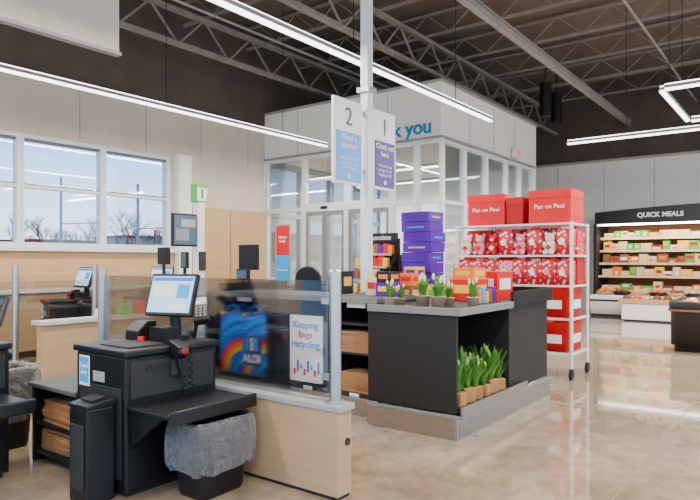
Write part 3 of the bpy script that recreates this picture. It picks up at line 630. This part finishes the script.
part('back_bar',MB().tube([(5.82,4.85,.70),(5.68,4.85,.74),(5.66,4.85,1.05)],.02),black,r,w=True);part('pedestal',MB().cyl((5.85,4.85,.08),(5.85,4.85,.7),.03),steel,r,w=True)
sp=MB()
for k in range(5):a=k*1.257;sp.bar((5.85,4.85,.1),(5.85+.28*math.cos(a),4.85+.28*math.sin(a),.05),.04,.03);sp.cyl((5.85+.28*math.cos(a),4.85+.28*math.sin(a)-.015,.03),(5.85+.28*math.cos(a),4.85+.28*math.sin(a)+.015,.03),.03)
part('star_base',sp,black,r,w=True)
r=root('checkout_counter','second checkout counter with dark front beyond the cashier chair','checkout counter',(6.6,6.05,0))
part('cabinet',box(5.0,8.5,5.75,6.5,.06,.92),dark,r,w=True);part('worktop',box(4.97,8.53,5.72,6.53,.92,.97),grey,r,w=True,bev=.005);part('plinth',box(5.0,8.5,5.74,6.51,0,.06),steel,r,w=True);part('conveyor_belt',box(6.4,8.4,5.85,6.35,.97,.985),rubber,r,w=True);part('upstand',box(5.0,6.2,5.72,5.75,.97,1.08),dark,r,w=True)
def monitor(loc,lab,w_=.36,h_=.28,base=.14,lit=screend,rz=0):
    o=root('till_monitor',lab,'monitor',loc,rz);s=part('housing',box(-.02,.02,-w_/2,w_/2,base,base+h_),black,o,bev=.006);part('display',box(-.023,-.02,-w_/2+.015,w_/2-.015,base+.015,base+h_-.015),lit,s)
    part('stand',MB().cyl((0,0,0),(0,0,base+.05),.02).cyl((0,0,0),(0,0,.015),.09),black,o);return o
monitor((5.8,6.05,.97),'black till monitor on the second counter before the tan wall panels',.36,.34,.26,black)
monitor((5.55,5.9,.97),'small till display left of the larger monitor on the second counter',.2,.14,.14)
monitor((6.2,3.75,.966),'till monitor behind the candy rack on the first counter',.34,.26,.2,black)
monitor((6.75,3.85,.966),'farther till display at the end of the first counter',.26,.2,.22)
monitor((4.75,6.06,.76),'black card terminal on a stalk on the low pale divider',.12,.2,.5,screend)
monitor((4.45,6.06,.76),'black display with bracket on the low pale divider, left of the card terminal',.2,.2,.55,black)
for i,(x,m,l) in enumerate(((3.6,whitem,'white'),(3.85,green,'green'),(4.05,red,'red'))):
    solo('small_carton',MB().box(x,x+.1,6.0,6.09,.76,.84+.03*i),[m],'small %s carton on the low pale divider'%l,'carton','cartons on the divider',bev=.004)
r=root('poster_stand','narrow standing poster with red top and blue lower half before the entrance doors','poster stand',(7.7,7.2,0))
part('frame',MB().box(7.69,7.71,7.03,7.37,.4,1.98),steel,r,w=True);part('red_panel',box(7.685,7.69,7.05,7.35,1.45,1.95),red,r,w=True);part('blue_panel',box(7.685,7.69,7.05,7.35,.6,1.44),cyan,r,w=True)
part('leg',box(7.68,7.72,7.18,7.22,.02,.4),steel,r,w=True);part('foot',box(7.55,7.85,7.05,7.35,0,.02),steel,r,w=True)
text('lettering','Always\nfresh',.07,whitem,r,(7.683,7.2,1.72),(0,-1,0),(0,0,1),depth=.001);text('lettering','Welcome',.06,whitem,r,(7.683,7.2,1.2),(0,-1,0),(0,0,1),depth=.001)
# ================= RED DISPLAY RACK
r=root('display_rack','tall white wire display rack loaded with red gift items','rack',(7.41,2.9,0))
RX0,RX1,RY0,RY1=7.1,7.72,2.18,3.62
for x in (RX0,RX1):
    for y in (RY0,RY1): part('post',MB().cyl((x,y,.12),(x,y,1.80),.020,n=12),framew,r,w=True);part('castor',MB().cyl((x,y-.018,.055),(x,y+.018,.055),.055,n=14).box(x-.02,x+.02,y-.02,y+.02,.08,.12),rubber,r,w=True)
for z in (.28,.68,1.06,1.41,1.78):
    mb=MB().bar((RX0,RY0,z),(RX0,RY1,z),.022).bar((RX1,RY0,z),(RX1,RY1,z),.022).bar((RX0,RY0,z),(RX1,RY0,z),.022).bar((RX0,RY1,z),(RX1,RY1,z),.022)
    for k in range(1,18): mb.bar((RX0,RY0+k*.08,z),(RX1,RY0+k*.08,z),.006)
    part('shelf',mb,framew,r,w=True)
for j,(y0,y1,h,mm,rz,l) in enumerate(((3.0,3.5,.37,red,.04,'left'),(2.74,2.97,.31,dred,-.05,'middle'),(2.2,2.71,.38,red,.03,'right'))):
    o=root('gift_carton','large red carton with white lettering on top of the rack, '+l+' one','carton',(7.41,(y0+y1)/2,1.797),rz,group='cartons on the rack')
    a=(y1-y0)/2-.01;part('box_body',MB().box(-.27,.27,-a,a,0,h),mm,o,bev=.006);part('lid_flap',MB().box(-.275,.275,-a-.005,a+.005,h-.09,h+.01),mm,o,bev=.004)
    if a>.2:text('lettering','Pan on Peel',.075,whitem,o,(-.28,0,h*.5),(0,-1,0),(0,0,1),w=False)
nm=['far left','second from left','third from left','fourth','fifth','third from right','second from right','far right']
def plush(loc,mt,m2,lab):
    o=root('plush_bear',lab,'plush toy',loc,group='plush toys on the rack')
    part('body',MB().ell((0,0,.085),.06,.068,.085,14,8),mt,o);hd=part('head',MB().ell((-.01,0,.20),.055,.062,.055,14,8),mt,o)
    part('muzzle',MB().ell((-.06,0,.19),.02,.026,.02),plushw,hd)
    for s in (-1,1):
        part('ear',MB().ell((0,s*.048,.25),.014,.022,.022),mt,hd);part('arm',MB().ell((-.045,s*.055,.12),.03,.02,.04),mt,o);part('leg',MB().ell((-.07,s*.04,.03),.045,.028,.03),mt,o)
        part('eye',MB().ell((-.062,s*.022,.215),.006,.006,.006,6,4),black,hd)
    part('heart_patch',MB().ob((-.066,0,.09),(.006,0,0),(0,.018,.018),(0,-.018,.018)),m2,o);return o
for k,z in ((1,1.073),(2,1.423)):
    for q in range(4):
        y=3.44-q*.355;solo('gift_carton',box(7.40,7.70,y-.17,y+.17,z,z+.325),[heart if (q+k)%2 else dred],'%s gift carton in the rear row of the %s shelf, %s from the left'%('patterned' if (q+k)%2 else 'dark red',['','lower','upper'][k],ords[q]),'carton','rear cartons on the rack',bev=.006)
    for j in range(8):
        y=3.53-j*.178
        if k==2 and j in (0,1,2,4,6):
            mt,m2,cl=((plushw,red,'white'),(plushp,red,'pink'),(plushr,whitem,'red'))[j%3]
            plush((7.22,y,z),mt,m2,'%s plush bear holding a heart, upper shelf of the rack, %s'%(cl,nm[j]))
            continue
        lab='red and pink heart gift pack on the %s shelf of the rack, %s'%(['','lower','upper'][k],nm[j])
        o=root('gift_bag',lab,'gift bag',(7.24,y,z),random.uniform(-.04,.04),group='gift bags on the rack')
        hh=.28+.02*((j+k)%2);part('bag_body',MB().loft(0,0,.085,.088,[(0,0,0),(0,.97,0),(hh*.5,1.01,.01),(hh-.005,.99,.01),(hh,.93,.01),(hh,0,0)],n=32,p=.15),(heartw if (j*3+k)%5==0 else heart),o)
        part('bow',MB().ell((0,-.025,hh+.012),.03,.035,.018).ell((0,.025,hh+.012),.03,.035,.018),[whitem,red,pink][(j+k)%3],o)
        part('hang_tag',MB().ob((-.090,.02,hh*.5),(.002,0,0),(0,.03,0),(0,0,.035)),whitem if j%2 else pink,o)
for j in range(4):
    y=3.48-j*.245;solo('gift_carton',MB().box(7.15,7.65,y-.11,y+.11,.695,.697+.33),[heart if j%2 else red],'%s gift carton low on the rack, %s from the left'%('patterned' if j%2 else 'plain red',['first','second','third','fourth'][j]),'carton','cartons low on the rack',bev=.006)
for k in range(2):
    z=.295+k*.40;o=root('red_crate','red crate with white print at the right of the rack, %s shelf'%['bottom','second'][k],'crate',(7.40,2.40,z),group='crates on the rack')
    part('crate_body',MB().loft(0,0,.27,.19,[(0,0,0),(0,.93,0),(.33,1,0),(.34,1.03,0),(.34,.96,0),(.03,.9,0)],n=40,p=.2),red,o);part('print',MB().box(-.275,-.268,-.10,.10,.10,.20),whitem,o);part('print',MB().box(-.14,.14,-.193,-.186,.10,.20),whitem,o)
# ================= CHILLED CASE
r=root('chilled_display_case','open chilled case with lit shelves and dark curved header at the back wall','fridge',(16.8,.7,0))
part('back_panel',box(17.3,17.44,-3,4.35,.52,2.3),brown,r,w=True);part('end_panel',box(16.2,17.44,4.351,4.42,0,2.28),dark,r,w=True)
nose=[(15.78,.0),(15.66,.18),(15.60,.34),(15.60,.46),(15.65,.52),(15.72,.52),(15.74,.48),(15.82,.48),(15.82,.52),(17.4,.52),(17.4,0)]
part('base',MB().prism(nose,'y',-3,4.35),whitem,r,w=True);part('kick_strip',box(15.72,15.75,-3,4.35,0,.06),dark,r,w=True);part('bumper',box(15.575,15.60,-3,4.35,.38,.42),darkgrey,r,w=True)
hp=[(4.42,2.28)]+[(4.42-i*(7.42/16),2.58+.12*math.sin(math.pi*min(1,i/12)) ) for i in range(17)]+[(-3,2.28)]
h=part('header',MB().prism(hp,'x',16.3,17.4),black,r,w=True)
text('lettering','QUICK MEALS',.16,whitem,h,(16.295,2.91,2.47),(0,-1,0),(0,0,1),depth=.004,bold=.006)
part('header_light',box(16.32,16.4,-3,4.35,2.24,2.279),lamp,r,w=True)
area(16.25,.7,2.25,.1,7,100,0,math.radians(-40))
szs=[.62,.98,1.30,1.62,1.94]
for k,z in enumerate(szs):
    x=16.35+.06*k;part('shelf',box(x,17.3,-3,4.35,z-.03,z),dark,r,w=True);part('price_rail',box(x-.012,x,-3,4.35,z-.045,z+.01),cream,r,w=True)
    if k: part('shelf_light',box(x+.02,x+.05,-3,4.35,z-.045,z-.03),lamp,r,w=True)
pm=[cream,orange,brown,whitem,dred,yellow,green,cream];pc=['cream','orange','brown','white','red','yellow','green','tan']
lib={}
for k,z in enumerate(szs):
    y=4.28;j=0
    while y>1.5:
        c=random.choice((0,0,1,2,2,2,3,4,5,6,7,7));wd=random.choice((.16,.2,.25));hh=random.choice((.12,.17,.22));key=(c,wd,hh)
        if key not in lib:
            q=random.choice((0,1,2,3,4,7));mb=MB().box(-.1,.1,-wd/2+.006,wd/2-.006,0,hh);mb.m=1
            f0=random.uniform(.1,.5);mb.box(-.103,-.1,-wd*random.uniform(.15,.45),wd*random.uniform(.15,.45),hh*f0,hh*(f0+.35))
            o=solo('food_pack',mb,[pm[c],pm[q]],'','food pack','food packs in the chilled case',bev=.006);lib[key]=o
        else: o=lib[key].copy();C.objects.link(o)
        o.location=(16.35+.06*k+.14,y-wd/2,z);o['label']='%s food pack on shelf %s of the chilled case, %s from left'%(pc[c],['one','two','three','four','five'][k],(ords+['seventeenth','eighteenth','nineteenth'])[j])
        y-=wd;j+=1
for j in range(7):
    y=4.1-j*.4;o=root('bread_tray','shallow tray of packed food on the base of the chilled case, %s from the left'%ords[j],'food tray',(16.02,y,.52),group='trays on the case base')
    part('tray',MB().loft(0,0,.17,.18,[(0,0,0),(0,.9,0),(.09,1,0),(.09,.94,0),(.04,.85,0),(.04,0,0)],p=.3),[woodh,black][j%2],o)
    for q in range(4): part('loaf',MB().ell(((q%2-.5)*.14,(q//2-.5)*.14,.10),.07,.07,.06),[orange,brown,cream][j%3],o)
r=root('bread_table','low table with wood top and pale front before the chilled case','display table',(15.1,2.6,0))
part('front_panel',box(14.86,15.34,1.75,3.45,.03,.40),whitem,r,w=True,bev=.02);part('top_tray',MB().box(14.82,15.38,1.70,3.50,.40,.44).box(14.82,14.85,1.70,3.50,.44,.50).box(15.35,15.38,1.70,3.50,.44,.50),wood,r,w=True);part('base',box(14.9,15.3,1.8,3.4,0,.03),dark,r,w=True)
for j in range(8):
    y=3.38-j*.21;solo('bread_loaf',MB().ell((15.1,y,.44+.07),.18,.085,.07,14,8),[brown,orange,cream,brown][j%4],'%s loaf on the low table before the chilled case, %s from the left'%(['brown','orange','cream','brown'][j%4],ords[j]),'bread','loaves on the low table')
r=root('produce_bin','dark angular display stand with brown band cut by the right edge','display stand',(11.1,.85,0))
part('stand_body',MB().loft(11.1,.85,.86,.86,[(.0,0,0),(.0,.95,0),(.10,.95,0),(.10,1,0),(.58,1,0),(.60,1.02,0),(.62,.98,0)],n=64,p=.14),dark,r,w=True);part('tray',MB().loft(11.1,.85,.86,.86,[(.62,1.02,0),(.74,1.03,0),(.75,1.01,0),(.72,.98,0),(.66,.96,0),(.66,0,0)],n=64,p=.14),black,r,w=True)
part('edge_band',MB().loft(11.1,.85,.86,.86,[(.60,1.035,0),(.63,1.04,0)],n=64,p=.14),brown,r,w=True)
for j in range(6):
    solo('wrapped_loaf',MB().ell((10.5+.24*(j%3),1.5-.2*(j//3),.715),.11,.08,.06,12,8),[brown,orange,cream][j%3],'%s wrapped loaf on the dark angular stand, %s row'%(['brown','orange','cream'][j%3],['rear','front'][j//3]),'bread','loaves on the angular stand')
# camera / world
cam=bpy.data.cameras.new('camera');co=bpy.data.objects.new('camera',cam);C.objects.link(co)
cam.sensor_width=36;cam.lens=36*FPX/700;cam.shift_y=(HY-250)/700
co.location=(0,0,H);co.rotation_euler=(math.pi/2,0,math.atan2(.6,.8)-math.pi/2);SC.camera=co;cam.clip_end=500
w=bpy.data.worlds.new('world');SC.world=w;w.use_nodes=True;nt=w.node_tree;bg=nt.nodes['Background']
tc=nt.nodes.new('ShaderNodeTexCoord');sp=nt.nodes.new('ShaderNodeSeparateXYZ');rp=nt.nodes.new('ShaderNodeValToRGB')
rp.color_ramp.elements[0].position=.02;rp.color_ramp.elements[0].color=(.76,.89,1,1);rp.color_ramp.elements[1].position=.20;rp.color_ramp.elements[1].color=(.22,.52,1,1)
nt.links.new(tc.outputs['Generated'],sp.inputs[0]);nt.links.new(sp.outputs[2],rp.inputs[0]);nt.links.new(rp.outputs[0],bg.inputs[0]);bg.inputs[1].default_value=3.0
